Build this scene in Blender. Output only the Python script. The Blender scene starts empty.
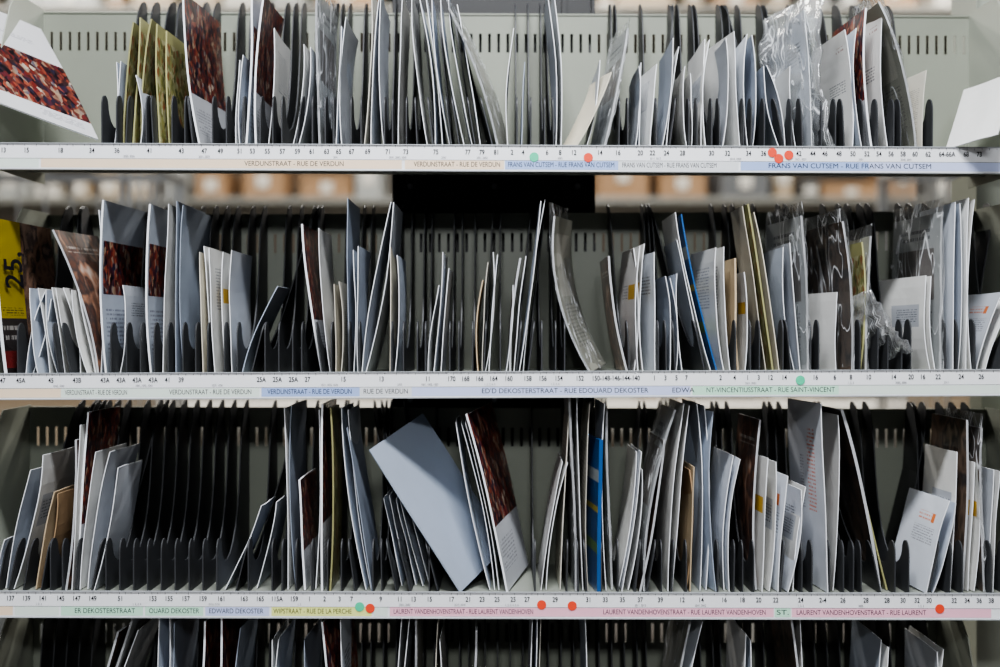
import bpy, bmesh, math, random
from mathutils import Vector, noise
random.seed(7)
S=0.00155; D=1.83; ZC=1.35
sc=bpy.context.scene; COL=sc.collection
def PX(px,y=0.0): return (px-500)*S*(D+y)/D
def PZ(py,y=0.0): return ZC-(py-333.5)*S*(D+y)/D
ROWF={1:(145.5,150.0),2:(375.5,371.5),3:(592.5,595.0),4:(815,815)}
EXT={1:(-.80,.822),2:(-.792,.834),3:(-.824,.852),4:(-.818,.765)}
def zf(row,X):
    a,b=ROWF[row]; t=(X/S+500)/1000.
    return ZC-((a+(b-a)*t)-333.5)*S
DEPTH=.245; HD=.286; HB=.270

# ---------------------------------------------------------------- materials
def newmat(name):
    m=bpy.data.materials.new(name); m.use_nodes=True
    nt=m.node_tree; b=nt.nodes['Principled BSDF']; return m,nt,b
def simple(name,col,rough=.5,metal=0,noise_amt=0.0,nscale=20,spec=.5,emit=0):
    m,nt,b=newmat(name)
    b.inputs['Base Color'].default_value=(*col,1); b.inputs['Roughness'].default_value=rough
    b.inputs['Metallic'].default_value=metal
    b.inputs['Specular IOR Level'].default_value=spec
    if emit:
        b.inputs['Emission Color'].default_value=(*col,1); b.inputs['Emission Strength'].default_value=emit
    if noise_amt:
        tc=nt.nodes.new('ShaderNodeTexCoord'); n=nt.nodes.new('ShaderNodeTexNoise'); n.inputs['Scale'].default_value=nscale
        n.inputs['Detail'].default_value=5
        nt.links.new(tc.outputs['Object'],n.inputs['Vector'])
        mx=nt.nodes.new('ShaderNodeMix'); mx.data_type='RGBA'
        mx.inputs[6].default_value=(*[c*(1-noise_amt) for c in col],1); mx.inputs[7].default_value=(*[min(1,c*(1+noise_amt)) for c in col],1)
        nt.links.new(n.outputs['Fac'],mx.inputs[0]); nt.links.new(mx.outputs[2],b.inputs['Base Color'])
        bp=nt.nodes.new('ShaderNodeBump'); bp.inputs['Strength'].default_value=.08; bp.inputs['Distance'].default_value=.002
        nt.links.new(n.outputs['Fac'],bp.inputs['Height']); nt.links.new(bp.outputs['Normal'],b.inputs['Normal'])
    return m
def M(nt,op,a,b=None):
    n=nt.nodes.new('ShaderNodeMath'); n.operation=op
    for i,v in enumerate((a,b)):
        if v is None: continue
        if isinstance(v,(int,float)): n.inputs[i].default_value=v
        else: nt.links.new(v,n.inputs[i])
    return n.outputs[0]
def mixc(nt,f,a,b):
    n=nt.nodes.new('ShaderNodeMix'); n.data_type='RGBA'
    if isinstance(f,(int,float)): n.inputs[0].default_value=f
    else: nt.links.new(f,n.inputs[0])
    for i,v in ((6,a),(7,b)):
        if isinstance(v,tuple): n.inputs[i].default_value=(*v,1)
        else: nt.links.new(v,n.inputs[i])
    return n.outputs[2]
def sheetmat(name,base,rough=.55,feats=(),art=None,coat=0,crowd=False):
    m,nt,b=newmat(name)
    tc=nt.nodes.new('ShaderNodeTexCoord'); sp=nt.nodes.new('ShaderNodeSeparateXYZ')
    nt.links.new(tc.outputs['UV'],sp.inputs[0]); u,v=sp.outputs[0],sp.outputs[1]
    def rect(u0,u1,v0,v1):
        a=M(nt,'MULTIPLY',M(nt,'GREATER_THAN',u,u0),M(nt,'LESS_THAN',u,u1))
        c=M(nt,'MULTIPLY',M(nt,'GREATER_THAN',v,v0),M(nt,'LESS_THAN',v,v1))
        return M(nt,'MULTIPLY',a,c)
    n=nt.nodes.new('ShaderNodeTexNoise'); n.inputs['Scale'].default_value=2.5; n.inputs['Detail'].default_value=3
    nt.links.new(tc.outputs['UV'],n.inputs['Vector'])
    col=mixc(nt,n.outputs['Fac'],tuple(c*.86 for c in base),base)
    if art:
        u0,u1,v0,v1,cols,scl=art
        nn=nt.nodes.new('ShaderNodeTexNoise'); nn.inputs['Scale'].default_value=scl*(.5 if crowd else 1); nn.inputs['Detail'].default_value=3 if crowd else 6; nn.inputs['Distortion'].default_value=1.2 if not crowd else .3
        nt.links.new(tc.outputs['UV'],nn.inputs['Vector'])
        vo=nt.nodes.new('ShaderNodeTexVoronoi'); vo.inputs['Scale'].default_value=scl*(1.5 if crowd else 2.2)
        nt.links.new(tc.outputs['UV'],vo.inputs['Vector'])
        if crowd:
            s2=nt.nodes.new('ShaderNodeSeparateColor'); nt.links.new(vo.outputs['Color'],s2.inputs[0])
            v2=nt.nodes.new('ShaderNodeTexVoronoi'); v2.inputs['Scale'].default_value=scl*3.6; nt.links.new(tc.outputs['UV'],v2.inputs['Vector'])
            s3=nt.nodes.new('ShaderNodeSeparateColor'); nt.links.new(v2.outputs['Color'],s3.inputs[0])
            f=M(nt,'ADD',M(nt,'ADD',M(nt,'MULTIPLY',s2.outputs[0],.30),M(nt,'MULTIPLY',s3.outputs[0],.42)),M(nt,'MULTIPLY',nn.outputs['Fac'],.36))
        else:
            f=M(nt,'ADD',M(nt,'MULTIPLY',nn.outputs['Fac'],.75),M(nt,'MULTIPLY',vo.outputs['Distance'],.4))
        cr=nt.nodes.new('ShaderNodeValToRGB'); nt.links.new(f,cr.inputs[0])
        k=len(cols)
        cr.color_ramp.elements[0].position=.28; cr.color_ramp.elements[0].color=(*cols[0],1)
        cr.color_ramp.elements[1].position=.86; cr.color_ramp.elements[1].color=(*cols[-1],1)
        for i in range(1,k-1):
            e=cr.color_ramp.elements.new(.28+.58*i/(k-1)); e.color=(*cols[i],1)
        col=mixc(nt,rect(u0,u1,v0,v1),col,cr.outputs[0])
    for (u0,u1,v0,v1,c,fr) in feats:
        r=rect(u0,u1,v0,v1)
        if fr:
            fv=M(nt,'MULTIPLY',v,float(fr)); line=M(nt,'GREATER_THAN',M(nt,'FRACT',fv),.55)
            cb=nt.nodes.new('ShaderNodeCombineXYZ'); nt.links.new(M(nt,'MULTIPLY',u,48.),cb.inputs[0]); nt.links.new(M(nt,'MULTIPLY',M(nt,'FLOOR',fv),5.37),cb.inputs[1])
            tn=nt.nodes.new('ShaderNodeTexNoise'); tn.inputs['Scale'].default_value=1.; tn.inputs['Detail'].default_value=1
            nt.links.new(cb.outputs[0],tn.inputs['Vector'])
            r=M(nt,'MULTIPLY',r,M(nt,'MULTIPLY',line,M(nt,'MULTIPLY',M(nt,'GREATER_THAN',tn.outputs['Fac'],.46),.75)))
        col=mixc(nt,r,col,c)
    oi=nt.nodes.new('ShaderNodeObjectInfo')
    hv=nt.nodes.new('ShaderNodeHueSaturation')
    nt.links.new(M(nt,'ADD',M(nt,'MULTIPLY',oi.outputs['Random'],.38),.68),hv.inputs['Value']); nt.links.new(col,hv.inputs['Color'])
    nt.links.new(hv.outputs[0],b.inputs['Base Color'])
    b.inputs['Roughness'].default_value=rough; b.inputs['Coat Weight'].default_value=coat; b.inputs['Coat Roughness'].default_value=.15
    bn=nt.nodes.new('ShaderNodeTexNoise'); bn.inputs['Scale'].default_value=12; nt.links.new(tc.outputs['Object'],bn.inputs['Vector'])
    bp=nt.nodes.new('ShaderNodeBump'); bp.inputs['Strength'].default_value=.4; bp.inputs['Distance'].default_value=.006
    nt.links.new(bn.outputs['Fac'],bp.inputs['Height']); nt.links.new(bp.outputs['Normal'],b.inputs['Normal'])
    return m
W=(.70,.74,.81); W2=(.82,.82,.80); BG=(.42,.48,.58); TXT=(.07,.08,.10); CR=(.74,.69,.57)
RED=[(.006,.005,.009),(.04,.015,.02),(.015,.02,.05),(.18,.02,.015),(.03,.02,.02),(.34,.08,.045),(.10,.02,.02),(.44,.31,.20),(.10,.10,.14),(.55,.46,.37)]
MATS={
 'w':[sheetmat('envelope_paper_white',W),sheetmat('envelope_paper_cool',(.54,.60,.70)),sheetmat('envelope_paper_bright',W2)],
 'wt':[sheetmat('envelope_paper_address',W,feats=[(.18,.6,.64,.82,TXT,36),(.72,.94,.86,.96,(.25,.28,.38),0)]),
       sheetmat('envelope_paper_window',W2,feats=[(.10,.66,.46,.70,(.46,.48,.52),0),(.14,.56,.50,.66,TXT,40)]),
       sheetmat('envelope_paper_lines',W2,feats=[(.2,.70,.50,.85,(.2,.21,.25),40)]),
       sheetmat('envelope_paper_orange_lettering',(.64,.67,.73),feats=[(.22,.44,.40,.86,(.62,.15,.06),48),(.55,.66,.40,.7,(.25,.25,.3),60)])],
 'wo':[sheetmat('envelope_paper_orange_mark',W,feats=[(.20,.60,.72,.82,(.70,.18,.05),24),(.18,.26,.72,.82,(.70,.20,.06),0),(.12,.65,.48,.66,(.2,.2,.24),36)]),
       sheetmat('envelope_paper_grey_mark',W2,feats=[(.1,.32,.84,.89,(.35,.18,.17),30),(.15,.6,.5,.62,TXT,46)]),
       sheetmat('envelope_paper_yellow_mark',W2,feats=[(.06,.40,.58,.70,(.68,.42,.06),0),(.44,.75,.58,.70,(.2,.2,.25),40)])],
 'bl':[sheetmat('envelope_paper_blue_grey',BG,rough=.5),sheetmat('envelope_paper_slate',(.34,.39,.48))],
 'k':[sheetmat('kraft_paper',(.42,.28,.16)),sheetmat('kraft_paper_light',(.56,.44,.29))],
 'cr':[sheetmat('cream_paper',CR),sheetmat('cream_paper_text',(.68,.65,.57),feats=[(.1,.85,.15,.8,(.3,.28,.26),40)])],
 'm':[sheetmat('cover_crimson_picture',(.70,.72,.76),rough=.35,coat=.3,art=(0,1,.36,1.01,RED,7),feats=[(.08,.62,.10,.28,(.2,.2,.24),48)],crowd=True)],
 'm2':[sheetmat('cover_crimson_picture_banner',(.78,.78,.80),rough=.35,coat=.2,art=(0,1,.13,.62,RED,7),feats=[(.5,.9,.05,.10,(.2,.2,.24),90),(.2,.8,.75,.8,(.3,.3,.34),60)],crowd=True)],
 'mt':[sheetmat('cover_crimson_picture_pale_head',(.50,.55,.63),rough=.35,coat=.3,art=(.04,1,.46,.77,RED,6.5),feats=[(.08,.7,.12,.38,(.15,.15,.2),40)],crowd=True)],
 'md':[sheetmat('cover_dark_glossy',(.06,.055,.05),rough=.28,coat=.4,art=(0,1,0,1,[(.01,.01,.012),(.06,.045,.035),(.17,.12,.09),(.03,.03,.035),(.36,.28,.2)],3.5)),
       sheetmat('cover_dark_brown',(.07,.05,.045),rough=.3,coat=.3,art=(0,1,0,1,[(.02,.012,.01),(.14,.06,.04),(.05,.04,.04),(.32,.16,.10),(.5,.40,.34)],4.5),feats=[(.1,.8,.84,.90,(.6,.55,.5),26)])],
 'yg':[sheetmat('cover_olive_yellow',(.42,.41,.19),rough=.4,coat=.2,art=(0,1,0,.9,[(.10,.11,.04),(.30,.29,.10),(.50,.48,.30),(.18,.20,.07),(.34,.11,.05),(.50,.47,.26)],5),crowd=True)],
 'bk':[sheetmat('cover_blue',(.02,.12,.36),rough=.3,coat=.4,feats=[(0,.9,.72,.80,(.55,.60,.62),0),(0,.9,.52,.56,(.6,.5,.08),0),(.0,.9,.25,.32,(.18,.34,.12),0)])],
 'pl':[sheetmat('cover_silver_grey',(.54,.56,.57),rough=.5,feats=[(.12,.88,.45,.78,(.22,.20,.19),0),(.2,.8,.83,.91,(.07,.07,.09),22),(.15,.8,.12,.38,(.2,.2,.22),40)]),
       sheetmat('cover_olive_grey',(.42,.42,.36),rough=.5,feats=[(.15,.9,.5,.9,(.56,.55,.49),0),(.15,.85,.15,.45,(.14,.14,.14),40)])],
 'yl':[sheetmat('cover_yellow_and_dark_photo',(.46,.36,.02),rough=.2,coat=.5,art=(.42,1,0,1,[(.015,.012,.012),(.07,.045,.035),(.28,.17,.12),(.05,.035,.035),(.40,.28,.22)],3.2),
   feats=[(0,.42,0,.36,(.035,.028,.028),0),(0,.30,.04,.15,(.2,.03,.03),0),(.02,.30,.20,.32,(.5,.48,.46),16),(.03,.38,.38,.43,(.03,.03,.02),60)])],
}
PAGE=simple('page_edge_paper',(.88,.90,.93),.7)
PAGED=simple('page_edge_grey',(.45,.46,.48),.6)
def filmmat(name='clear_plastic_film',base=.06,rg=.8,haze=.02):
    m,nt,b=newmat(name); out=nt.nodes['Material Output']
    tr=nt.nodes.new('ShaderNodeBsdfTransparent'); tr.inputs[0].default_value=(.98,.985,.98,1)
    gl=nt.nodes.new('ShaderNodeBsdfGlossy'); gl.inputs['Roughness'].default_value=.14; gl.inputs[0].default_value=(1,1,1,1)
    df=nt.nodes.new('ShaderNodeBsdfDiffuse'); df.inputs[0].default_value=(.95,.97,1,1)
    lw=nt.nodes.new('ShaderNodeLayerWeight'); lw.inputs[0].default_value=.3
    tc=nt.nodes.new('ShaderNodeTexCoord'); mp=nt.nodes.new('ShaderNodeMapping'); mp.inputs['Scale'].default_value=(1,1,.28); mp.inputs['Rotation'].default_value=(.25,.15,0)
    nt.links.new(tc.outputs['Object'],mp.inputs[0])
    n=nt.nodes.new('ShaderNodeTexNoise'); n.inputs['Scale'].default_value=28; n.inputs['Distortion'].default_value=1.0; n.inputs['Detail'].default_value=1
    nt.links.new(mp.outputs[0],n.inputs['Vector'])
    bp=nt.nodes.new('ShaderNodeBump'); bp.inputs['Strength'].default_value=.6; bp.inputs['Distance'].default_value=.01
    nt.links.new(n.outputs['Fac'],bp.inputs['Height']); nt.links.new(bp.outputs['Normal'],gl.inputs['Normal'])
    glint_streak=M(nt,'SUBTRACT',1.0,M(nt,'MULTIPLY',M(nt,'ABSOLUTE',M(nt,'SUBTRACT',n.outputs['Fac'],.52)),45.))
    glint_streak=M(nt,'MAXIMUM',glint_streak,0.0)  # thin white streaks painted into the film as fold highlights
    f=M(nt,'ADD',M(nt,'MULTIPLY',lw.outputs['Fresnel'],.22),base)
    mx=nt.nodes.new('ShaderNodeMixShader'); nt.links.new(f,mx.inputs[0]); nt.links.new(tr.outputs[0],mx.inputs[1]); nt.links.new(gl.outputs[0],mx.inputs[2])
    m2=nt.nodes.new('ShaderNodeMixShader'); nt.links.new(M(nt,'ADD',M(nt,'MULTIPLY',glint_streak,rg),haze),m2.inputs[0]); nt.links.new(mx.outputs[0],m2.inputs[1]); nt.links.new(df.outputs[0],m2.inputs[2])  # diffuse white for painted highlights plus an even brightening haze
    nt.links.new(m2.outputs[0],out.inputs[0]); return m
FILM=filmmat(base=.09,rg=.8,haze=.035)
MATS['fl']=[filmmat('crumpled_clear_film',.18,.9,.12)]
M_METAL=simple('painted_steel_grey_green',(.235,.25,.205),.45,0,.08,9)
M_SIDE=simple('painted_steel_side_plate',(.38,.40,.34),.45,0,.08,9)
M_TRAY=simple('painted_steel_tray',(.27,.285,.25),.4,0,.08,9)
M_DIV=simple('charcoal_divider_plastic',(.042,.044,.048),.5,0,.25,30,spec=.35)
M_BLACK=simple('black_steel',(.010,.010,.011),.5,0,.2,14)
M_STRIP=simple('label_paper_white',(.79,.80,.82),.45,0,.04,40)
M_HOLD=simple('clear_label_holder_rim',(.40,.42,.44),.3)
M_INK=simple('printed_ink_black',(.006,.006,.010),.8,spec=.1)
M_TICK=simple('printed_ink_grey',(.10,.10,.12),.7)

# ---------------------------------------------------------------- helpers
def mkobj(name,verts,faces,mats,parent=None,loc=(0,0,0),uvs=None,midx=None,smooth=False,label=None,cat=None,group=None,kind=None):
    me=bpy.data.meshes.new(name); me.from_pydata(verts,[],faces); 
    for m in (mats if isinstance(mats,(list,tuple)) else [mats]): me.materials.append(m)
    if midx: me.polygons.foreach_set('material_index',midx)
    if uvs:
        l=me.uv_layers.new(name='UVMap')
        for p in me.polygons:
            for li in p.loop_indices: l.data[li].uv=uvs[me.loops[li].vertex_index]
    if smooth: me.polygons.foreach_set('use_smooth',[True]*len(me.polygons))
    me.update()
    o=bpy.data.objects.new(name,me); COL.objects.link(o); o.location=loc
    if parent: o.parent=parent
    if label:o['label']=label
    if cat:o['category']=cat
    if group:o['group']=group
    if kind:o['kind']=kind
    return o
def box(v,f,x0,x1,y0,y1,z0,z1,zfun=None):
    b=len(v)
    for x in (x0,x1):
        dz=zfun(x) if zfun else 0
        for y in (y0,y1):
            for z in (z0,z1): v.append((x,y,z+dz))
    for q in ((0,1,3,2),(4,6,7,5),(0,4,5,1),(2,3,7,6),(0,2,6,4),(1,5,7,3)): f.append(tuple(b+i for i in q))
def prism(profile,x0,x1,z=0,dx=0):
    n=len(profile); v=[(x0+dx*p[1],p[0],p[1]+z) for p in profile]+[(x1+dx*p[1],p[0],p[1]+z) for p in profile]
    f=[tuple(range(n)),tuple(reversed(range(n,2*n)))]
    for i in range(n):
        j=(i+1)%n; f.append((j,i,i+n,j+n))
    return v,f
def bevel(o,w,seg=2):
    m=o.modifiers.new('bevel','BEVEL'); m.width=w; m.segments=seg; m.limit_method='ANGLE'; return m

# ---------------------------------------------------------------- shelves
def lobe():
    pts=[(.004,0.0),(.003,.050)]
    for i in range(11):
        a=math.pi-math.pi*i/10; pts.append((.018+.015*math.cos(a),.064+.018*math.sin(a)))
    pts+= [(.037,.055),(.046,.046),(.058,.040),(.074,.039),(.094,.045),(.114,.060),(.134,.083),(.149,.112),(.160,.146),(.168,.182),(.174,.216),(.182,.246),(.194,.268),(.208,.280),(.222,HD),(.234,HD),(.238,HD-.006),(.238,0)]
    return pts
LOBE=lobe()
def lobe_h(y):
    if y<.003 or y>.238: return 0
    pts=LOBE[1:-1]
    for a,b in zip(pts,pts[1:]):
        if a[0]<=y<=b[0] and b[0]>a[0]: 
            t=(y-a[0])/(b[0]-a[0]); return a[1]+(b[1]-a[1])*t
    return .28
SHELF={}
strip_bottom=-.0360
for r in (1,2,3,4):
    xl,xr=EXT[r]; zz=lambda x,r=r: zf(r,x)
    e=bpy.data.objects.new('sorting_shelf',None); COL.objects.link(e); e.location=(0,0,0); e.empty_display_size=.1
    e['label']='grey-green steel mail sorting shelf with dark dividers and address strip'; e['category']='mail sorting shelf'; e['group']='stacked mail sorting shelves'
    SHELF[r]=e
    v=[];f=[]
    box(v,f,xl,xr,0.0,DEPTH,-.004,-.0005,zz)
    box(v,f,xl,xr,-.0015,0.001,-.036,.002,zz)
    box(v,f,xl,xr,0.001,.018,-.036,-.034,zz)
    box(v,f,xl,xr,.06,.07,-.018,-.004,zz); box(v,f,xl,xr,.17,.18,-.018,-.004,zz)
    o=mkobj('tray',v,f,M_TRAY,e); 
    v=[];f=[]
    yb=DEPTH-.003
    zs=[-.004,.020,.150,.205,.238,HB]
    slots=[False,False,False,True,False]
    p=.0160; w=.0048; x=xl; 
    cols=[]
    while x<xr-p:
        cols.append((x,x+p-w,False)); cols.append((x+p-w,x+p,True)); x+=p
    cols.append((x,xr,False))
    xs=sorted({c[0] for c in cols}|{xr}); idx={}
    for i,xx in enumerate(xs):
        for j,z in enumerate(zs):
            idx[i,j]=len(v); v.append((xx,yb,z+zz(xx)))
    for i in range(len(xs)-1):
        for j in range(len(zs)-1):
            if slots[j] and cols[i][2]: continue
            f.append((idx[i,j],idx[i+1,j],idx[i+1,j+1],idx[i,j+1]))
    o=mkobj('back_panel',v,f,M_METAL,e); so=o.modifiers.new('s','SOLIDIFY'); so.thickness=.002; so.offset=0
    v=[];f=[]; box(v,f,xl,xr,yb-.003,yb+.012,HB,HB+.003,zz); mkobj('back_rim',v,f,M_METAL,e)
    for xx in (xl-.002,xr):
        prof=[(-.001,-.03),(-.001,.045),(.012,.07),(.045,.12),(.075,.19),(.10,.245),(.13,HB+.004),(DEPTH,HB+.006),(DEPTH,-.03)]
        v,f=prism(prof,xx,xx+.002,z=zz(xx)); o=mkobj('side_plate',v,f,M_SIDE,e)
    v=[];f=[]
    for xx in (-.165,.150):
        box(v,f,xx,xx+.02,DEPTH,DEPTH+.03,.03,.22,zz)
    mkobj('mounting_bracket',v,f,M_BLACK,e)

# ---------------------------------------------------------------- label strips
BAND={'peach':(.80,.64,.48),'blue':(.33,.44,.72),'lilac':(.50,.56,.78),'green':(.48,.74,.58),'yellow':(.72,.76,.28),'pink':(.82,.46,.56),'pale':(.66,.74,.68),'grey':(.64,.66,.68)}
BM={k:simple('label_band_'+k,c,.5,0,.04,30) for k,c in BAND.items()}
DOTM={'r':simple('sticker_red',(.75,.07,.03),.5),'g':simple('sticker_green',(.06,.55,.32),.5)}
STR={
1:dict(bands=[(42,402,'peach'),(405,504,'peach'),(505,618,'blue'),(618,738,'grey'),(740,868,'blue'),(868,1015,'lilac'),(-15,40,'pale')],
  txt=[(245,344,'VERDUNSTRAAT - RUE DE VERDUN'),(414,500,'VERDUNSTRAAT - RUE DE VERDUN'),(508,614,'FRANS VAN CUTSEM - RUE FRANS VAN CUTSEM'),(622,716,'FRANS VAN CUTSEM - RUE FRANS VAN CUTSEM'),(768,930,'FRANS VAN CUTSEM - RUE FRANS VAN CUTSEM')],
  nums=[(5,'13'),(28,'15'),(62,'18'),(93,'34'),(118,'36'),(150,'41'),(182,'43'),(205,'47'),(221,'49'),(240,'51'),(253,'53'),(268,'55'),(283,'57'),(298,'59'),(312,'61'),(327,'63'),(339,'65'),(352,'67'),(368,'69'),(388,'71'),(406,'73'),(436,'75'),(468,'77'),(482,'79'),(496,'81'),(512,'2'),(523,'4'),(547,'6'),(560,'8'),(574,'12'),(600,'14'),(618,'16'),(640,'20'),(652,'22'),(666,'24'),(682,'28'),(711,'30'),(727,'32'),(748,'34'),(763,'36'),(798,'42'),(812,'44'),(824,'46'),(838,'48'),(852,'50'),(866,'52'),(878,'54'),(890,'56'),(902,'58'),(914,'60'),(927,'62'),(946,'64-66A'),(965,'68'),(978,'73')],
  sub=[(130,'2025, 2026'),(205,'2031, 2033'),(336,'2041'),(398,'2041, 2043, 2045'),(444,'2047'),(482,'2051, 2053'),(560,'3002'),(655,'3011, 3012'),(735,'3014, 3020'),(800,'3021, 3023'),(860,'3031'),(905,'3040, 3041')],
  dots=[(534,157.5,'g'),(588,158,'r'),(771.5,153,'r'),(778,159,'r'),(788,155.5,'r')]),
2:dict(bands=[(-15,62,'peach'),(62,260,'pale'),(262,360,'blue'),(360,412,'grey'),(412,690,'lilac'),(692,838,'green'),(838,1015,'pale')],
  txt=[(66,128,'VERDUNSTRAAT - RUE DE VERDUN'),(170,252,'VERDUNSTRAAT - RUE DE VERDUN'),(268,352,'VERDUNSTRAAT - RUE DE VERDUN'),(364,408,'RUE DE VERDUN'),(482,648,"ED'D DEKOSTERSTRAAT - RUE EDOUARD DEKOSTER"),(672,694,'EDWA'),(706,834,'NT-VINCENTIUSSTRAAT - RUE SAINT-VINCENT')],
  nums=[(4,'47'),(22,'45A'),(52,'45'),(78,'43B'),(106,'43A'),(122,'43A'),(138,'43A'),(154,'43A'),(168,'41'),(182,'39'),(262,'25A'),(278,'25A'),(294,'25A'),(308,'27'),(344,'15'),(382,'13'),(428,'11'),(452,'170'),(466,'168'),(480,'166'),(494,'164'),(509,'160'),(528,'158'),(543,'156'),(559,'154'),(580,'152'),(616,'150-148-146-144-140'),(654,'1'),(665,'3'),(676,'5'),(686,'7'),(720,'2'),(734,'4'),(747,'1'),(758,'3'),(770,'12'),(784,'14'),(815,'16'),(834,'6'),(850,'8'),(868,'10'),(893,'14'),(910,'20'),(922,'16'),(937,'22'),(960,'24'),(980,'26')],
  sub=[(60,'1045, 1044'),(145,'1041, 1042, 1043'),(218,'1035, 1036'),(330,'1021, 1025, 1024'),(400,'2005'),(430,'1001, 1002, 1003'),(490,'1, 2, 3, 4, 5'),(555,'1, 2, 3, 4'),(750,'3001, 3002'),(850,'1, 2, 3'),(900,'3005, 3006'),(945,'3011')],
  dots=[(799.5,380,'g')]),
3:dict(bands=[(-15,14,'peach'),(16,60,'pale'),(62,144,'green'),(146,204,'green'),(206,270,'lilac'),(272,372,'yellow'),(374,388,'pale'),(390,773,'pink'),(774,790,'green'),(791,990,'pink')],
  txt=[(76,136,'ER DEKOSTERSTRAAT'),(150,200,'OUARD DEKOSTER'),(210,264,'EDWARD DEKOSTER'),(274,352,'WIPSTRAAT - RUE DE LA PERCHE'),(394,533,'LAURENT VANDENHOVENSTRAAT - RUE LAURENT VANDENHOVEN'),(603,765,'LAURENT VANDENHOVENSTRAAT - RUE LAURENT VANDENHOVEN'),(776,788,'ST.'),(796,925,'LAURENT VANDENHOVENSTRAAT - RUE LAURENT')],
  nums=[(12,'137'),(28,'139'),(44,'141'),(62,'145'),(78,'147'),(94,'149'),(121,'51'),(154,'153'),(170,'155'),(187,'157'),(204,'159'),(222,'161'),(245,'163'),(261,'165'),(278,'115A'),(295,'159'),(310,'1'),(325,'2'),(340,'3'),(352,'7'),(381,'9'),(400,'11'),(414,'13'),(430,'15'),(452,'17'),(468,'21'),(482,'23'),(497,'25'),(513,'25'),(527,'27'),(555,'29'),(588,'31'),(605,'33'),(622,'35'),(640,'37'),(660,'39'),(682,'12'),(701,'14'),(724,'16'),(742,'18'),(758,'20'),(775,'22'),(800,'24'),(822,'2-4'),(842,'26'),(865,'28'),(886,'28'),(902,'30'),(916,'32'),(928,'30'),(953,'32'),(966,'34'),(978,'36'),(990,'38')],
  sub=[(40,'1, 2, 3'),(138,'1, 2, 3, 4'),(215,'0153, 0155'),(300,'1, 2'),(405,'2001, 2002'),(460,'3017, 3018'),(512,'1, 2, 3, 4, 5, 6'),(640,'3011, 3012'),(700,'3041, 3042'),(800,'1, 2, 3'),(860,'3005'),(920,'1, 2, 3')],
  dots=[(360,606,'g'),(370.5,607.5,'r'),(541.5,604,'r'),(572,605,'r'),(938.5,608,'r')]),
4:dict(bands=[(-15,1015,'pale')],txt=[],nums=[],sub=[],dots=[]),
}
texts=[]
def mk_text(s,size,off=0):
    c=bpy.data.curves.new('t','FONT'); c.body=s; c.size=size; c.align_x='CENTER'; c.align_y='CENTER'; c.offset=off; c.resolution_u=6
    o=bpy.data.objects.new('t',c); COL.objects.link(o); return o
for r in STR:
    for (a,b,s) in STR[r]['txt']: texts.append((r,'l',mk_text(s,.0108,0),(a+b)/2,-.0270,(b-a)*S))
    for (a,s) in STR[r]['nums']: texts.append((r,'l',mk_text(s,.0106,.00013),a,-.0080,None))
    for (a,s) in STR[r]['sub']: texts.append((r,'s',mk_text(s,.0048),a,-.0166,None))
cov=mk_text('25,',.085,.001); 
bpy.context.view_layer.update()
dg=bpy.context.evaluated_depsgraph_get()
LET={r:([],[],[]) for r in STR}
YS=-.0042
for (r,k,o,px,dz,fw) in texts:
    me=bpy.data.meshes.new_from_object(o.evaluated_get(dg))
    v0=[Vector(q.co) for q in me.vertices]
    if not v0: continue
    mnx=min(q.x for q in v0); mxx=max(q.x for q in v0); sc_x=(fw/(mxx-mnx)) if fw else .80
    V,F,MI=LET[r]; base=len(V); X=PX(px)
    for q in v0:
        x=X+(q.x-(mnx+mxx)/2)*sc_x; V.append((x,YS-.0006,zf(r,x)+dz+q.y))
    for p in me.polygons: F.append(tuple(base+i for i in p.vertices)); MI.append(0 if k=='l' else 1)
    bpy.data.meshes.remove(me)
cme=bpy.data.meshes.new_from_object(cov.evaluated_get(dg)); COVV=[Vector(q.co) for q in cme.vertices]; COVF=[tuple(p.vertices) for p in cme.polygons]
for t in texts: bpy.data.objects.remove(t[2])
bpy.data.objects.remove(cov)
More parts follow.
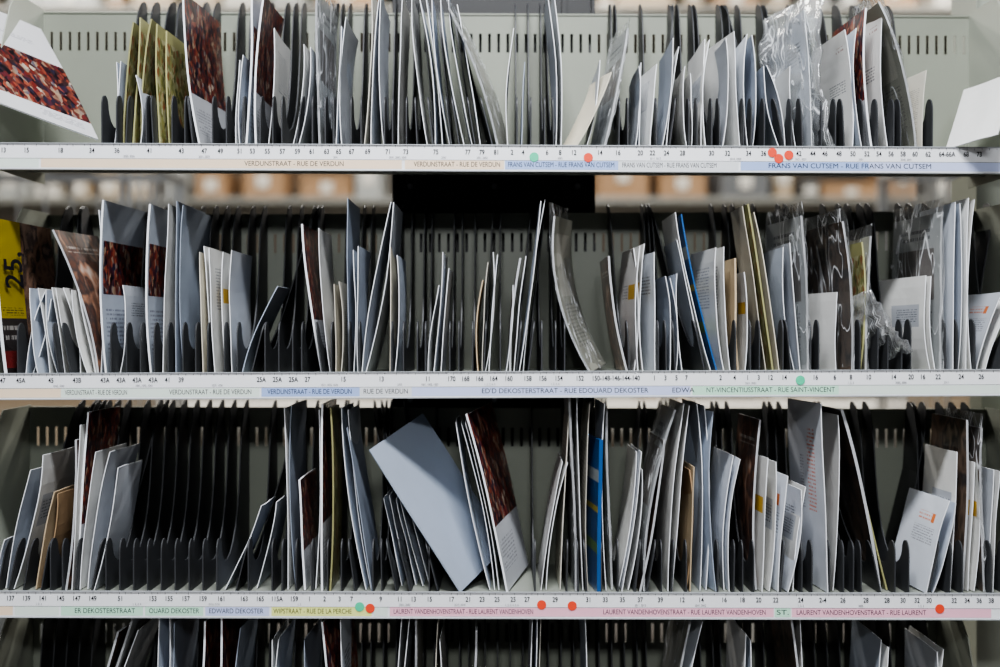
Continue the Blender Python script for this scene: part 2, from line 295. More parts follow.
for r in STR:
    e=SHELF[r]; xl,xr=EXT[r]; zz=lambda x,r=r: zf(r,x)
    v=[];f=[]; box(v,f,xl,xr,YS,-.0016,strip_bottom,.0025,zz)
    st=mkobj('label_strip',v,f,M_STRIP,e)
    v=[];f=[]
    box(v,f,xl,xr,YS-.002,-.0016,.0026,.0038,zz); box(v,f,xl,xr,YS-.0025,-.0016,strip_bottom-.0016,strip_bottom-.0002,zz)
    mkobj('holder_rim',v,f,M_HOLD,st)
    for (a,b,c) in STR[r]['bands']:
        v=[];f=[]; x0=max(xl+.002,PX(a)); x1=min(xr-.002,PX(b)); box(v,f,x0,x1,YS-.0004,YS-.0001,-.0342,-.0205,zz)
        mkobj('street_label',v,f,BM[c],st)
    V,F,MI=LET[r]
    random.seed(r)
    x=xl+.006; i=0
    while x<xr-.01:
        h=.0024 if i%2 else .0034
        b=len(V)
        for (xx,dz) in ((x,.0018),(x+.0006,.0018),(x+.0006,.0018-h),(x,.0018-h)): V.append((xx,YS-.0006,zz(xx)+dz))
        F.append((b,b+3,b+2,b+1)); MI.append(1); x+=random.choice((.009,.0115,.0115,.018)); i+=1
    b=len(V)
    for (xx,dz) in ((xl+.003,-.0198),(xr-.003,-.0198),(xr-.003,-.0204),(xl+.003,-.0204)): V.append((xx,YS-.0006,zz(xx)+dz))
    F.append((b,b+3,b+2,b+1)); MI.append(1)
    mkobj('lettering',V,F,[M_INK,M_TICK],st,midx=MI)
    for (px,py,c) in STR[r]['dots']:
        v=[];f=[];n=20; R=.0072
        for y in (YS-.0008,YS-.0013):
            for k in range(n): v.append((PX(px)+R*math.cos(2*math.pi*k/n),y,PZ(py)+R*math.sin(2*math.pi*k/n)))
        f=[tuple(reversed(range(n))),tuple(range(n,2*n))]+[(k,(k+1)%n,(k+1)%n+n,k+n) for k in range(n)]
        mkobj('sticker_dot',v,f,DOTM[c],st,label='round red sticker' if c=='r' else 'round green sticker')

# ---------------------------------------------------------------- mail
INFO={
 'w':('envelope','plain white paper envelope standing on edge between dividers','envelope'),
 'wt':('envelope','white window envelope with printed address standing on edge','envelope'),
 'wo':('envelope','white envelope with coloured printed logo mark standing on edge','envelope'),
 'bl':('envelope','blue-grey paper envelope standing on edge between dividers','envelope'),
 'k':('kraft_envelope','brown kraft paper envelope standing between dividers','envelope'),
 'cr':('brochure','cream folded paper brochure standing between dividers','brochure'),
 'm':('magazine','magazine with crimson painted picture cover and white foot','magazine'),
 'm2':('magazine','magazine with crimson painted picture banner slumped at the shelf end','magazine'),
 'mt':('magazine','magazine with pale head, crimson picture and printed text','magazine'),
 'md':('magazine','dark glossy magazine standing between dividers','magazine'),
 'yg':('magazine','olive-yellow illustrated magazine standing between dividers','magazine'),
 'bk':('brochure','blue glossy brochure with pale and green bands','brochure'),
 'pl':('wrapped_magazine','grey magazine sealed in clear plastic film','magazine'),
 'fl':('plastic_sleeve','loose crumpled clear plastic sleeve among the mail','plastic sleeve'),
 'yl':('magazine','yellow and dark photo advertising magazine with large numerals','magazine'),
}
TH={'w':.0012,'wt':.0014,'wo':.0014,'bl':.0014,'k':.0018,'cr':.0014,'m':.0030,'m2':.003,'mt':.0030,'md':.0032,'yg':.0026,'bk':.0022,'pl':.0032,'yl':.0040,'fl':.004}
ITEMS={1:[],2:[],3:[],4:[]}
cnt=0
def sheet(row,P,U,B,kind,th=None,bend=0,curl=0,scurl=0,wrap=False,mat=None,lab=None):
    """P front-bottom corner, U height edge, B depth edge"""
    global cnt; cnt+=1
    nm,label,cat=INFO[kind]; th=th or TH[kind]
    N=U.cross(B).normalized()
    ns,nv=(6,9) if kind!='fl' else (12,18)
    origin=P+B*.5
    seed=Vector((cnt*1.7,cnt*.9,0))
    def pt(s,v,off,ex=0):
        w=bend*4*v*(1-v)+curl*v*v+scurl*s*s+ noise.noise(Vector((s*1.5,v*2,0))+seed)*.0028*(v+.2)
        if kind=='fl': w+=noise.noise(Vector((s*5,v*8,2))+seed)*.014
        return P+B*(s*(1+ex)-ex/2)+U*(v*(1+ex)-ex*.1)+N*(w+off)-origin
    V=[];UV=[];F=[];MI=[]
    for side in (1,-1):
        for i in range(ns+1):
            for j in range(nv+1):
                s=i/ns; v=j/nv
                bul=1+ (.8 if kind in('w','wt','wo','bl','k') else 0)*16*s*(1-s)*v*(1-v)
                V.append(pt(s,v,side*th/2*bul)); UV.append((s,v))
    K=(ns+1)*(nv+1)
    def I(i,j,k): return k*K+i*(nv+1)+j
    for i in range(ns):
        for j in range(nv):
            F.append((I(i,j,0),I(i,j+1,0),I(i+1,j+1,0),I(i+1,j,0))); MI.append(0)
            F.append((I(i,j,1),I(i+1,j,1),I(i+1,j+1,1),I(i,j+1,1))); MI.append(0)
    for i in range(ns):
        F.append((I(i,0,0),I(i+1,0,0),I(i+1,0,1),I(i,0,1))); MI.append(1)
        F.append((I(i,nv,0),I(i,nv,1),I(i+1,nv,1),I(i+1,nv,0))); MI.append(1)
    for j in range(nv):
        F.append((I(0,j,0),I(0,j,1),I(0,j+1,1),I(0,j+1,0))); MI.append(1)
        F.append((I(ns,j,0),I(ns,j+1,0),I(ns,j+1,1),I(ns,j,1))); MI.append(1)
    m0=MATS[kind][mat if mat is not None else random.randrange(3 if kind=='wt' else len(MATS[kind]))]
    m1=PAGED if kind in('md','pl') else (m0 if kind in('k','bl','cr','yg','bk','fl') else PAGE)
    if lab: label=lab
    o=mkobj(nm,V,F,[m0,m1],loc=origin,uvs=UV,midx=MI,smooth=(kind=='fl'),label=label,cat=cat,group='mail on a sorting shelf')
    if wrap or kind=='pl':
        V=[];F=[];ns2,nv2=9,14
        for side in (1,-1):
            for i in range(ns2+1):
                for j in range(nv2+1):
                    s=i/ns2; v=j/nv2; edge=min(s,1-s,v,1-v)
                    off=side*((th/2+.0012)+(.0030 if edge>0 else 0)*abs(noise.noise(Vector((s*7,v*9,side*3))+seed))) if edge>0 else side*.0004
                    V.append(pt(s,v,off,.10)+ (N*0.005*noise.noise(Vector((s*6,v*8,5))+seed) if edge==0 else Vector((0,0,0))))
        K2=(ns2+1)*(nv2+1)
        for k in (0,1):
            for i in range(ns2):
                for j in range(nv2):
                    a=k*K2+i*(nv2+1)+j; q=(a,a+1,a+nv2+2,a+nv2+1); F.append(q if k==0 else tuple(reversed(q)))
        mkobj('plastic_wrap',V,F,[FILM],parent=o,label='crinkled clear plastic film wrap',smooth=True)
    if kind=='yl':
        sidev=-N if N.x<0 else N
        V=[]
        uB=B.normalized(); uU=U.normalized()
        for q in COVV:
            V.append(P+uB*(.046-q.y*1.0)+uU*(.165+q.x*.60)+sidev*(th/2+.0035)-origin)
        mkobj('cover_numerals',V,COVF,[M_INK],parent=o,label='large black numerals')
    pts=[]
    for i in range(14):
        for j in range(19): pts.append(pt(i/13,j/18,0)+origin)
    if kind!='fl': ITEMS[row].append((pts,th,(U.x/max(U.z,.01)),min(p.x for p in pts),max(p.x for p in pts)))
    return o
def mail(row,x0,x1,ytop,kind,n=1,step=4.5,yf=None,L=None,yaw=0,th=None,bend=None,curl=0,scurl=0,wrap=False,mat=None,jit=9,dx1=0,lab=None):
    for i in range(n):
        f=yf if yf is not None else random.uniform(.010,.028)
        if i and yf is not None: f=yf+random.uniform(-.003,.008)
        xx=PX(x0+i*step,f); zb=zf(row,xx)+.0012
        xt=PX(x1+i*(step+dx1)+ (random.uniform(-2,2) if i else 0),f); yt=ytop+(random.uniform(-jit,jit) if i else 0)
        zt=PZ(yt,f)
        U=Vector((xt-xx,0,zt-zb)); u=U.normalized(); H=U.length
        l=L if L else (.152 if H>.18 else .160)
        l=min(l,.234-f) if abs(yaw)<25 else l
        ya=math.radians(yaw); b=Vector((math.sin(ya),math.cos(ya),0)); b=(b-u*b.dot(u)).normalized()
        P=Vector((xx,f,zb)); B=b*l
        mz=min(0,B.z); P.z-=mz
        bd=bend if bend is not None else random.uniform(-.0075,.0075)
        sheet(row,P,U,B,kind,th,bd,curl,scurl,wrap,mat,lab)
def quad(row,A,Bp,C,kind,**k):
    a,b,c=[Vector((PX(p[0],p[2]),p[2],PZ(p[1],p[2]))) for p in (A,Bp,C)]
    sheet(row,a,c-b,b-a,kind,**k)

# ---- row 1
quad(1,(-10,100,-.012),(98,140,.08),(40,31,.16),'m2',curl=-.004,bend=-.004)
mail(1,114,117,62,'w',2,5,yf=.03)
mail(1,124,134,22,'yg',3,9,yf=.03); mail(1,160,156,24,'yg',2,10,yf=.03,yaw=4)
mail(1,140,136,75,'w',1)
mail(1,200,183,-6,'m',1,yf=.012,L=.18,yaw=5,lab='large magazine with crimson picture cover and white foot')
mail(1,236,240,60,'w',2,4); mail(1,246,253,-12,'mt',1,yf=.02,L=.17); mail(1,256,264,-8,'m',1,yf=.02,L=.16)
mail(1,268,274,28,'wt',1); mail(1,292,303,44,'w',2,6)
mail(1,320,318,-8,'pl',1,yf=.02,yaw=3,mat=0)
mail(1,336,341,26,'w',2,6); mail(1,364,372,-10,'cr',1); mail(1,371,380,-10,'w',1)
mail(1,384,381,-4,'w',1); mail(1,398,403,-6,'w',1,mat=2)
mail(1,428,411,-10,'w',4,7.5,dx1=0,yf=.02,jit=6)
mail(1,465,440,-4,'w',3,8,yf=.02,jit=12); mail(1,498,455,6,'pl',1,yf=.012,yaw=8,mat=1,curl=.01,L=.18)
mail(1,508,513,28,'w',1,mat=2); mail(1,521,524,62,'bl',1)
mail(1,556,547,-8,'w',2,5,yf=.02)
mail(1,575,611,72,'cr',1,yf=.01,yaw=-10,mat=0,L=.15); mail(1,586,600,60,'w',1)
mail(1,604,628,28,'pl',1,yf=.02,yaw=-6,mat=0)
mail(1,635,639,66,'w',2,4); mail(1,650,657,64,'wt',1,yaw=-8); mail(1,662,674,38,'w',2,4)
mail(1,687,686,66,'w',2,4); mail(1,701,705,39,'wt',2,5,jit=3); mail(1,722,726,38,'w',1,jit=3)
mail(1,740,734,32,'w',1,yaw=-10,mat=2); mail(1,748,748,34,'w',2,4,jit=4)
mail(1,780,763,66,'w',2,5,jit=3)
mail(1,796,790,66,'w',1,mat=2); mail(1,832,824,-8,'fl',1,yf=-.006,yaw=-18,mat=0,bend=.012,L=.18); mail(1,812,804,10,'wt',1,mat=0,wrap=True,yaw=-5)
mail(1,852,845,30,'wo',1,7,jit=3,yaw=-5,mat=1); mail(1,862,856,28,'w',1,mat=1); mail(1,872,866,8,'m',1,7,jit=4,yaw=-3); mail(1,888,882,6,'wo',1,mat=1,yaw=-3)
mail(1,916,878,2,'pl',1,yf=.01,bend=-.012,mat=1)
mail(1,922,926,70,'cr',1,yaw=-8,mat=1,L=.14)
quad(1,(946,149.3,.012),(964,90,.14),(1014,74,.045),'w',mat=2,curl=.004,lab='white envelope slumped sideways at the shelf end')
# ---- row 2
mail(2,6,-8,218,'yl',1,yf=.0,L=.2,yaw=4,th=.005,bend=.002)
mail(2,98,52,230,'md',1,yf=.03,L=.17,yaw=5,bend=-.012,mat=1,lab='dark glossy magazine with brown photo cover leaning sideways')
mail(2,26,44,292,'w',2,7); mail(2,38,30,288,'w',1,yf=.01)
mail(2,50,38,288,'w',7,7.6,yf=.02,jit=2,L=.18,dx1=-1.2)
mail(2,106,103,200,'mt',1,yf=.02,L=.19,yaw=3,lab='tall magazine with pale head and crimson picture'); mail(2,101,98,210,'w',1,yf=.03)
mail(2,120,123,285,'wt',1,6,yf=.04)
mail(2,151,150,204,'mt',1,yf=.02,L=.17); mail(2,163,168,204,'w',1)
mail(2,176,176,201,'bl',1,yf=.02,mat=0,L=.18); mail(2,184,184,205,'bl',1,yf=.02,L=.18,mat=0)
mail(2,203,200,252,'cr',1); mail(2,208,204,246,'wt',2,7,jit=3); mail(2,226,222,252,'wo',1,6,jit=3,mat=2); mail(2,232,231,250,'w',1)
mail(2,242,277,286,'bl',1,yf=.02,mat=0,L=.12)
mail(2,322,302,224,'m',1,yf=.02); mail(2,330,318,228,'w',1)
mail(2,336,334,284,'cr',2,5,jit=3); mail(2,349,347,198,'bl',1); mail(2,354,353,250,'w',2,4)
mail(2,362,392,202,'w',2,4,yf=.02,jit=2); mail(2,390,390,247,'cr',1,mat=0); mail(2,395,397,255,'w',1)
mail(2,428,438,285,'w',1,6); mail(2,434,443,252,'w',1); mail(2,441,449,268,'w',1)
mail(2,478,483,280,'k',1); mail(2,482,488,262,'cr',1); mail(2,485,493,252,'w',2,4,jit=4)
mail(2,506,514,285,'w',1,5); mail(2,510,521,258,'md',1,mat=1); mail(2,514,526,256,'w',1); mail(2,519,541,201,'w',2,4,jit=2)
mail(2,590,554,216,'pl',1,yf=.008,bend=.022,mat=1,yaw=13,L=.18,lab='curved catalogue in clear film leaning across the slots')
mail(2,627,609,256,'md',1,mat=1)
mail(2,634,634,248,'wt',1); mail(2,638,639,246,'wo',2,5,jit=3,mat=2,yaw=-4); mail(2,655,654,252,'wt',1,7,jit=3,yaw=-5); 
mail(2,670,666,276,'w',3,6,jit=5); mail(2,717,682,214,'bk',1,yf=.012); mail(2,711,676,212,'w',1,yf=.016,mat=2); mail(2,704,676,240,'w',1)
mail(2,724,716,248,'wt',2,6,jit=2,yaw=-6,mat=2); mail(2,738,736,258,'k',1,th=.003); mail(2,745,744,272,'wo',1,mat=2)
mail(2,766,743,206,'cr',1,yf=.015,mat=0,L=.10); mail(2,773,748,204,'yg',1,yf=.012,L=.10); mail(2,779,754,212,'cr',1,yf=.02,mat=0,L=.10)
mail(2,794,783,247,'w',2,6); mail(2,808,803,216,'pl',1,yf=.01,yaw=-6,mat=0,L=.17); 
mail(2,836,838,292,'w',1,yaw=-10,L=.14); mail(2,852,844,222,'md',1,yf=.01,yaw=-6,mat=0,wrap=True,L=.18)
mail(2,860,862,242,'yg',1); mail(2,866,872,236,'pl',1,mat=1)
mail(2,914,874,308,'fl',1,yf=-.006,yaw=-34,bend=.012,L=.12,mat=0)
mail(2,930,926,276,'wt',2,5,yf=.02,yaw=-8,jit=3,L=.16,mat=1); mail(2,941,943,212,'pl',1,yf=.015,yaw=-5,mat=0,L=.18)
mail(2,953,955,202,'w',2,5,jit=2); mail(2,966,968,198,'w',2,5,jit=5)
mail(2,976,1003,292,'wo',1,yf=.02,mat=0); mail(2,985,1012,300,'w',1,yf=.02,mat=2)
# ---- row 3
mail(3,6,30,470,'w',1,L=.18); mail(3,14,43,455,'wt',1,yf=.02); mail(3,36,54,492,'k',2,5,yf=.02,jit=4,L=.11)
mail(3,-4,5,540,'w',2,5)
mail(3,66,76,440,'md',1,mat=1); mail(3,72,80,425,'w',1); mail(3,76,88,412,'m',1,yf=.03)
mail(3,80,96,452,'w',1,mat=2); mail(3,88,110,452,'w',1,5,yf=.02,jit=3); mail(3,94,118,468,'w',1,yf=.01,mat=0,L=.12)
mail(3,225,262,506,'w',1,yf=.02,mat=1,L=.11); mail(3,257,276,502,'w',1,yf=.03,mat=1,L=.12)
mail(3,288,284,408,'w',1,yf=.02,L=.17,mat=2); mail(3,296,291,405,'bl',1,yf=.03); mail(3,305,299,480,'m',1)
mail(3,316,318,410,'wt',1); mail(3,322,322,404,'m',1); mail(3,330,330,408,'yg',1,L=.1); 
mail(3,366,341,408,'w',2,5,yf=.02,jit=3); mail(3,372,346,428,'bl',1)
mail(3,402,384,498,'w',5,7,yf=.05,jit=3,L=.15,bend=.0,dx1=-2)
mail(3,460,369,450,'bl',1,yf=.002,yaw=36,L=.168,mat=0,bend=.0,th=.0016,lab='large blue-grey envelope leaning steeply across the slots')
mail(3,490,456,422,'w',3,4.5,yf=.02,jit=3); mail(3,507,467,414,'m',1,yf=.006,yaw=12,L=.18,lab='magazine with crimson cover leaning out of its slot')
mail(3,541,563,462,'w',2,5,yf=.02,jit=2,mat=2)
mail(3,560,572,398,'cr',1); mail(3,576,569,396,'pl',1,mat=0); mail(3,583,577,396,'w',1,mat=2); mail(3,588,590,404,'cr',1,mat=1)
mail(3,599,601,440,'bk',1,yf=.004,jit=2,th=.006,yaw=-6,bend=.001); mail(3,606,604,404,'w',1); mail(3,612,607,412,'pl',1,mat=1)
mail(3,618,637,452,'w',2,4,jit=4); mail(3,628,642,470,'w',1); mail(3,644,676,410,'pl',1,yf=.015,bend=.014,mat=0); mail(3,640,664,440,'md',1)
mail(3,668,684,404,'w',2,4,jit=3,mat=2); mail(3,686,690,470,'k',2,4,jit=3); 
mail(3,700,697,404,'w',2,6,yf=.02,jit=3); mail(3,716,712,412,'bl',1,yf=.012,yaw=-10,mat=0,bend=.008)
mail(3,724,733,456,'w',2,5,jit=4); mail(3,756,760,420,'md',1); mail(3,762,768,458,'wo',1,6,mat=2,yaw=-5); mail(3,769,776,462,'wt',1,yaw=-4,mat=1)
mail(3,778,788,476,'wo',1,6,mat=0,yaw=-4); mail(3,788,802,490,'wt',2,5,jit=4,yaw=-4)
mail(3,828,822,404,'wt',1,yf=.006,yaw=-5,mat=3,L=.16,lab='tall white envelope with vertical orange-red lettering'); mail(3,833,837,415,'w',1)
mail(3,880,842,410,'md',1,yf=.02,th=.0045); mail(3,887,848,424,'yg',1,yf=.03,L=.1); 
mail(3,926,949,501,'wo',1,yf=.006,yaw=-7,mat=0,L=.13,bend=.002,lab='white envelope with orange print leaning out of the slot'); mail(3,933,956,503,'w',1,yaw=-4,L=.13,yf=.012)
mail(3,950,957,452,'wt',1,yaw=-2,mat=1,L=.13); mail(3,962,968,420,'md',1,mat=0); mail(3,968,975,462,'wo',2,6,yaw=-6,mat=2,L=.14); mail(3,984,982,428,'md',1,wrap=True); mail(3,988,994,470,'w',2,5)
# ---- row 4 (only tops reach into view)
mail(4,70,132,618,'pl',1,yf=.02,mat=0); mail(4,60,118,632,'md',1); mail(4,82,138,630,'w',1)
mail(4,150,160,618,'w',2,8); mail(4,165,174,622,'bl',1); mail(4,186,205,622,'m',1,yaw=4); mail(4,205,222,618,'m',1,yaw=4); mail(4,226,240,628,'bl',1)
mail(4,262,272,640,'w',2,8); mail(4,300,306,640,'bl',1); mail(4,330,322,622,'m',1,yf=.01,yaw=10); mail(4,345,340,620,'wt',1)
mail(4,392,402,618,'w',2,8); mail(4,410,416,620,'pl',1,mat=1); mail(4,432,438,622,'cr',1); mail(4,450,440,640,'w',1)
mail(4,468,476,630,'md',1); mail(4,528,532,622,'w',2,6); mail(4,545,541,618,'cr',1); mail(4,588,585,618,'w',1)
mail(4,660,690,622,'pl',1); mail(4,672,702,622,'w',1); mail(4,740,746,634,'w',2,6); mail(4,808,792,620,'md',1); mail(4,816,800,620,'w',1)
mail(4,872,882,640,'w',2,6); mail(4,930,938,652,'w',2,6)

# ---------------------------------------------------------------- dividers
nd={}
def collide(row,xb,lean,items):
    for pts,th,_,a0,a1 in items:
        if a1<xb-.08 or a0>xb+.08: continue
        sg=0; m=.0006+th/2
        for p in pts:
            zr=p.z-zf(row,xb)
            if zr> lobe_h(p.y)+.002: continue
            d=p.x-(xb+lean*max(zr,0))
            if abs(d)<m: return True
            s=1 if d>0 else -1
            if sg and s!=sg: return True
            sg=s
    return False
for r in (1,2,3,4):
    xl,xr=EXT[r]; x=xl+.040; last=-9; xe=xr-.038; nd[r]=0
    if r==1: x=PX(101); xe=PX(944)
    while x<xe:
        near=sorted(ITEMS[r],key=lambda it:abs(it[0][0].x-x))[:3]
        leans=[0,.02,-.02,.05,-.05]+[max(-.25,min(.25,it[2])) for it in near]
        done=False
        for lean in leans:
            for sh in (0,.0015,-.0015,.003,-.003,.0045,-.0045,.006,-.006,.0075,-.0075,.009,-.009):
                xx=x+sh
                if xx-last<.011: continue
                if not collide(r,xx,lean,ITEMS[r]):
                    v,f=prism(LOBE,xx-.0010,xx+.0010,z=zf(r,xx)-.0002,dx=0)
                    v=[(a+lean*max(0,c-zf(r,xx)),b,c) for a,b,c in v]
                    ox=xx; oz=zf(r,xx)
                    v=[(a-ox,b,c-oz) for a,b,c in v]
                    mkobj('divider',v,f,M_DIV,SHELF[r],loc=(ox,0,oz)); nd[r]+=1; last=xx; done=True; break
            if done: break
        x+=.0215
print('dividers',nd,'mail',cnt)

# ---------------------------------------------------------------- support column + neighbour panels
v=[];f=[]
x0=-.190;x1=.168
box(v,f,x0,x1,.275,.279,.06,2.2); box(v,f,x0,x0+.006,.255,.30,.06,2.2); box(v,f,x1-.006,x1,.255,.30,.06,2.2)
box(v,f,x0+.05,x0+.058,.262,.275,.06,2.2); box(v,f,x1-.058,x1-.05,.262,.275,.06,2.2)
box(v,f,x0-.15,x1+.15,.10,.50,0,.06)
col=mkobj('support_column',v,f,M_BLACK,label='wide black steel support column behind the sorting shelves',cat='support column')
BOLT=simple('steel_bolt',(.25,.25,.26),.35,1)
for zz_ in (PZ(186,.27),PZ(400,.27)):
    for xx in (x0+.03,x1-.03,-.01):
        vv=[];ff=[];n=10
        for y in (.275,.270):
            for k in range(n): vv.append((xx+.005*math.cos(2*math.pi*k/n),y,zz_+.005*math.sin(2*math.pi*k/n)))
        ff=[tuple(range(n)),tuple(reversed(range(n,2*n)))]+[(k,k+n,(k+1)%n+n,(k+1)%n) for k in range(n)]
        mkobj('bolt',vv,ff,BOLT,col)
for (yt,yb_) in ((-20,92),(174,372),(412,590),(612,700)):
    v=[];f=[];y=.34
    xa=PX(973,y); box(v,f,xa,xa+.5,y,y+.003,PZ(yb_,y),PZ(yt,y)); box(v,f,xa-.002,xa,y-.02,y+.1,PZ(yb_,y),PZ(yt,y)); box(v,f,xa,xa+.5,y-.02,y,PZ(yt,y)-.003,PZ(yt,y))
    mkobj('neighbouring_shelf_panel',v,f,M_SIDE,label='plain grey-green steel panel of the adjacent rack',cat='shelf panel',group='adjacent rack panels')
v=[];f=[]; box(v,f,.93,.99,.45,.51,0,2.2); mkobj('rack_post',v,f,M_METAL,label='grey steel post of the adjacent rack',cat='rack post')

# ---------------------------------------------------------------- room and blurred surroundings
M_WALL=simple('hall_wall_paint',(.22,.19,.155),.8,0,.1,2)
M_FLOOR=simple('concrete_floor',(.16,.15,.14),.5,0,.2,3)
M_CEIL=simple('ceiling_paint',(.12,.12,.115),.8,0,.1,2)
def bx(name,x0,x1,y0,y1,z0,z1,mat,**k):
    v=[];f=[]; box(v,f,x0,x1,y0,y1,z0,z1); return mkobj(name,v,f,mat,**k)
bx('floor',-6,6,-5,8,-.1,0,M_FLOOR,kind='structure')
bx('ceiling',-6,6,-5,8,4,4.1,M_CEIL,kind='structure')
bx('wall_back',-6,6,8,8.1,0,4,M_WALL,kind='structure')
bx('wall_left',-6.1,-6,-5,8,0,4,M_WALL,kind='structure')
bx('wall_right',6,6.1,-5,8,0,4,M_WALL,kind='structure')
CB=simple('cardboard',(.28,.17,.09),.8,0,.15,6); WH=simple('white_laminate',(.54,.52,.47),.5,0,.04,6); TAN=simple('tan_crate_plastic',(.36,.28,.19),.6,0,.1,5); GR=simple('galvanised_steel',(.26,.26,.24),.4,.3,.1,6); BLU=simple('grey_crate_plastic',(.10,.105,.11),.5,0,.1,5); LG=simple('light_grey_crate_plastic',(.30,.31,.30),.5,0,.1,5)
def carton(x,y,z,w,d,h,mat,lab,rot=0):
    v=[];f=[]
    box(v,f,-w/2,w/2,-d/2,d/2,0,h); 
    o=mkobj('storage_box',v,f,mat,loc=(x,y,z),label=lab,cat='box',group='boxes on the far storage rack'); o.rotation_euler.z=rot; bevel(o,.006)
    v=[];f=[]; box(v,f,-w/2-.004,w/2+.004,-d/2-.004,d/2+.004,h*.82,h+.004); mkobj('lid',v,f,mat,parent=o)
    v=[];f=[]; box(v,f,-.03,.03,-d/2-.006,-d/2-.002,h*.3,h*.7); mkobj('box_label',v,f,WH,parent=o)
def rack(x0,x1,y0,y1,levels,name):
    e=bpy.data.objects.new(name,None); COL.objects.link(e); e['label']='galvanised steel storage rack holding boxes'; e['category']='storage rack'
    e.location=((x0+x1)/2,(y0+y1)/2,0); dx,dy=e.location.x,e.location.y
    for x in (x0,x1-.05):
        for y in (y0,y1-.05):
            v=[];f=[]; box(v,f,x-dx,x+.05-dx,y-dy,y+.05-dy,0,levels[-1]+.5); mkobj('post',v,f,GR,e)
    for z in levels:
        v=[];f=[]; box(v,f,x0-dx,x1-dx,y0-dy,y1-dy,z-.03,z-.002); mkobj('rack_shelf',v,f,GR,e)
ya=4.4
lv=[.45,PZ(399,ya)-.12,PZ(203,ya),3.0]
rack(-3.4,-.35,ya-.3,ya+.4,lv,'storage_rack'); rack(.3,3.4,ya-.3,ya+.4,lv,'storage_rack')
random.seed(31)
for (a,b) in ((-3.25,-.5),(.5,3.25)):
    for z in lv:
        x=a
        while x<b-.2:
            w=random.choice((.07,.11,.16,.24))*random.uniform(.8,1.25); h=random.uniform(.05,.28) 
            m,l=random.choice(((CB,'brown cardboard storage box'),(WH,'off-white lidded storage box'),(TAN,'tan plastic storage box'),(LG,'light grey plastic storage crate'),(BLU,'dark grey plastic crate'),(CB,'brown cardboard storage box'),(TAN,'tan plastic storage box')))
            carton(x+w/2,ya+random.uniform(-.02,.05),z,w,.4,h,m,l); x+=w+random.uniform(.02,.10)
v=[];f=[]; box(v,f,-3.2,3.2,2.9,3.5,1.0,1.05)
for x in (-3.1,-1.05,1.0,3.05): 
    for y in (2.95,3.4): box(v,f,x,x+.05,y,y+.05,0,1.0)
mkobj('work_table',v,f,WH,label='long white laminate work table on square legs',cat='table')
# wire roll cages standing behind the sorting rack
M_WIRE=simple('zinc_wire',(.45,.46,.46),.35,.6,.05,10)
def cage(cx,cy,w,d,h):
    v=[];f=[]
    box(v,f,-w/2,w/2,-d/2,d/2,.14,.17)
    base=mkobj('roll_cage',v,f,M_WIRE,loc=(cx,cy,0),label='zinc wire roll cage with castors for mail crates',cat='roll cage',group='roll cages')
    def side(ax):
        v=[];f=[]; r=.004
        if ax in('back','front'):
            y=d/2 if ax=='back' else -d/2
            n=9
            for i in range(n+1):
                x=-w/2+w*i/n; t=.012 if i in(0,n) else r; box(v,f,x-t,x+t,y-t,y+t,.17,h)
            for j in range(7):
                z=.17+(h-.17)*j/6; t=.012 if j==6 else r; box(v,f,-w/2,w/2,y-t,y+t,z-t,z+t)
        else:
            x=-w/2 if ax=='l' else w/2; n=8
            for i in range(1,n):
                y=-d/2+d*i/n; box(v,f,x-r,x+r,y-r,y+r,.17,h)
            for j in range(7):
                z=.17+(h-.17)*j/6; t=.012 if j==6 else r; box(v,f,x-t,x+t,-d/2,d/2,z-t,z+t)
        mkobj('mesh_side',v,f,M_WIRE,parent=base)
    for a in ('back','l','r'): side(a)
    for sx in (-1,1):
        for sy in (-1,1):
            v=[];f=[];n=16
            for x in (-.015,.015):
                for k in range(n): v.append((sx*(w/2-.06)+x,sy*(d/2-.06)+.06*math.cos(2*math.pi*k/n),.06+.06*math.sin(2*math.pi*k/n)))
            f=[tuple(range(n)),tuple(reversed(range(n,2*n)))]+[(k,k+n,(k+1)%n+n,(k+1)%n) for k in range(n)]
            box(v,f,sx*(w/2-.06)-.02,sx*(w/2-.06)+.02,sy*(d/2-.06)-.02,sy*(d/2-.06)+.02,.12,.14)
            mkobj('castor',v,f,M_BLACK,parent=base)
    for k,(z,m) in enumerate(((.17,BLU),(.50,LG),(.83,TAN))):
        v=[];f=[]; box(v,f,-w*.42,w*.42,-d*.42,d*.42,0,.01)
        for (a0,a1,b0,b1) in ((-w*.42,-w*.42+.01,-d*.42,d*.42),(w*.42-.01,w*.42,-d*.42,d*.42),(-w*.42,w*.42,-d*.42,-d*.42+.01),(-w*.42,w*.42,d*.42-.01,d*.42)): box(v,f,a0,a1,b0,b1,.01,.31)
        mkobj('mail_crate',v,f,m,loc=(cx,cy,z+.008+k*.002),label='stacked open plastic mail crate inside a roll cage',cat='crate',group='crates in roll cages')
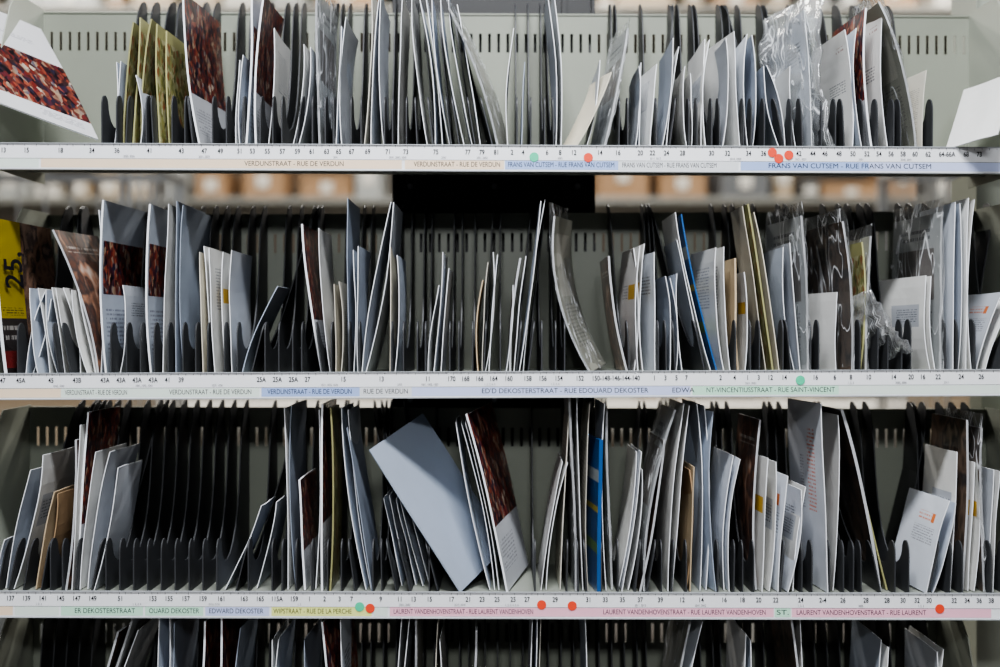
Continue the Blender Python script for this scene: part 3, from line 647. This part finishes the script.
cage(-1.45,1.7,.8,.7,1.86); cage(1.75,2.0,.8,.7,1.90)
M_LAMP=simple('lamp_diffuser',(1,.98,.92),.5,emit=4)
def lamp(x,y,en,sx,sy,col=(1,.95,.87),z=3.75,top=4.0):
    h=bx('hall_or_fill_lamp',x-sx/2-.03,x+sx/2+.03,y-sy/2-.03,y+sy/2+.03,z+.05,z+.15,WH,label='rectangular white lamp with glowing diffuser',cat='ceiling lamp',group='ceiling lamps')
    v=[];f=[]
    for q in (-sx/3,sx/3): box(v,f,x+q-.006,x+q+.006,y-.006,y+.006,z+.15,4.0)
    mkobj('suspension_rod',v,f,GR,parent=h)
    bx('diffuser',x-sx/2,x+sx/2,y-sy/2,y+sy/2,z+.03,z+.05,M_LAMP,parent=h)
    l=bpy.data.lights.new('lamp_light','AREA'); l.shape='RECTANGLE'; l.size=sx; l.size_y=sy; l.energy=en; l.color=col
    o=bpy.data.objects.new('lamp_light',l); COL.objects.link(o); o.location=(x,y,z); o.parent=h; return o
KC=(.95,.97,1)
lamp(0,-1.3,128,.9,.3,KC,z=3.3)
o=lamp(0,-3.7,98,.9,.4,KC,z=2.75); o.rotation_euler=(math.radians(45),0,0)  # front fill added behind the camera to brighten the shelf interiors
for x in (-2.4,0,2.4):
    lamp(x,2.6,52,1.6,.4,(1,.97,.92)); lamp(x,3.8,52,1.6,.4,(1,.94,.86))
w=bpy.data.worlds.new('world'); sc.world=w; w.use_nodes=True
w.node_tree.nodes['Background'].inputs[0].default_value=(.75,.82,.95,1); w.node_tree.nodes['Background'].inputs[1].default_value=.07
sc.view_settings.look='AgX - Medium High Contrast'

cam=bpy.data.cameras.new('camera'); co=bpy.data.objects.new('camera',cam); COL.objects.link(co)
co.location=(0,-D,ZC); co.rotation_euler=(math.pi/2,0,0)
cam.sensor_width=36; cam.lens=36*D/(1000*S); cam.clip_start=.05
cam.dof.use_dof=True; cam.dof.focus_distance=D+.02; cam.dof.aperture_fstop=1.4
sc.camera=co
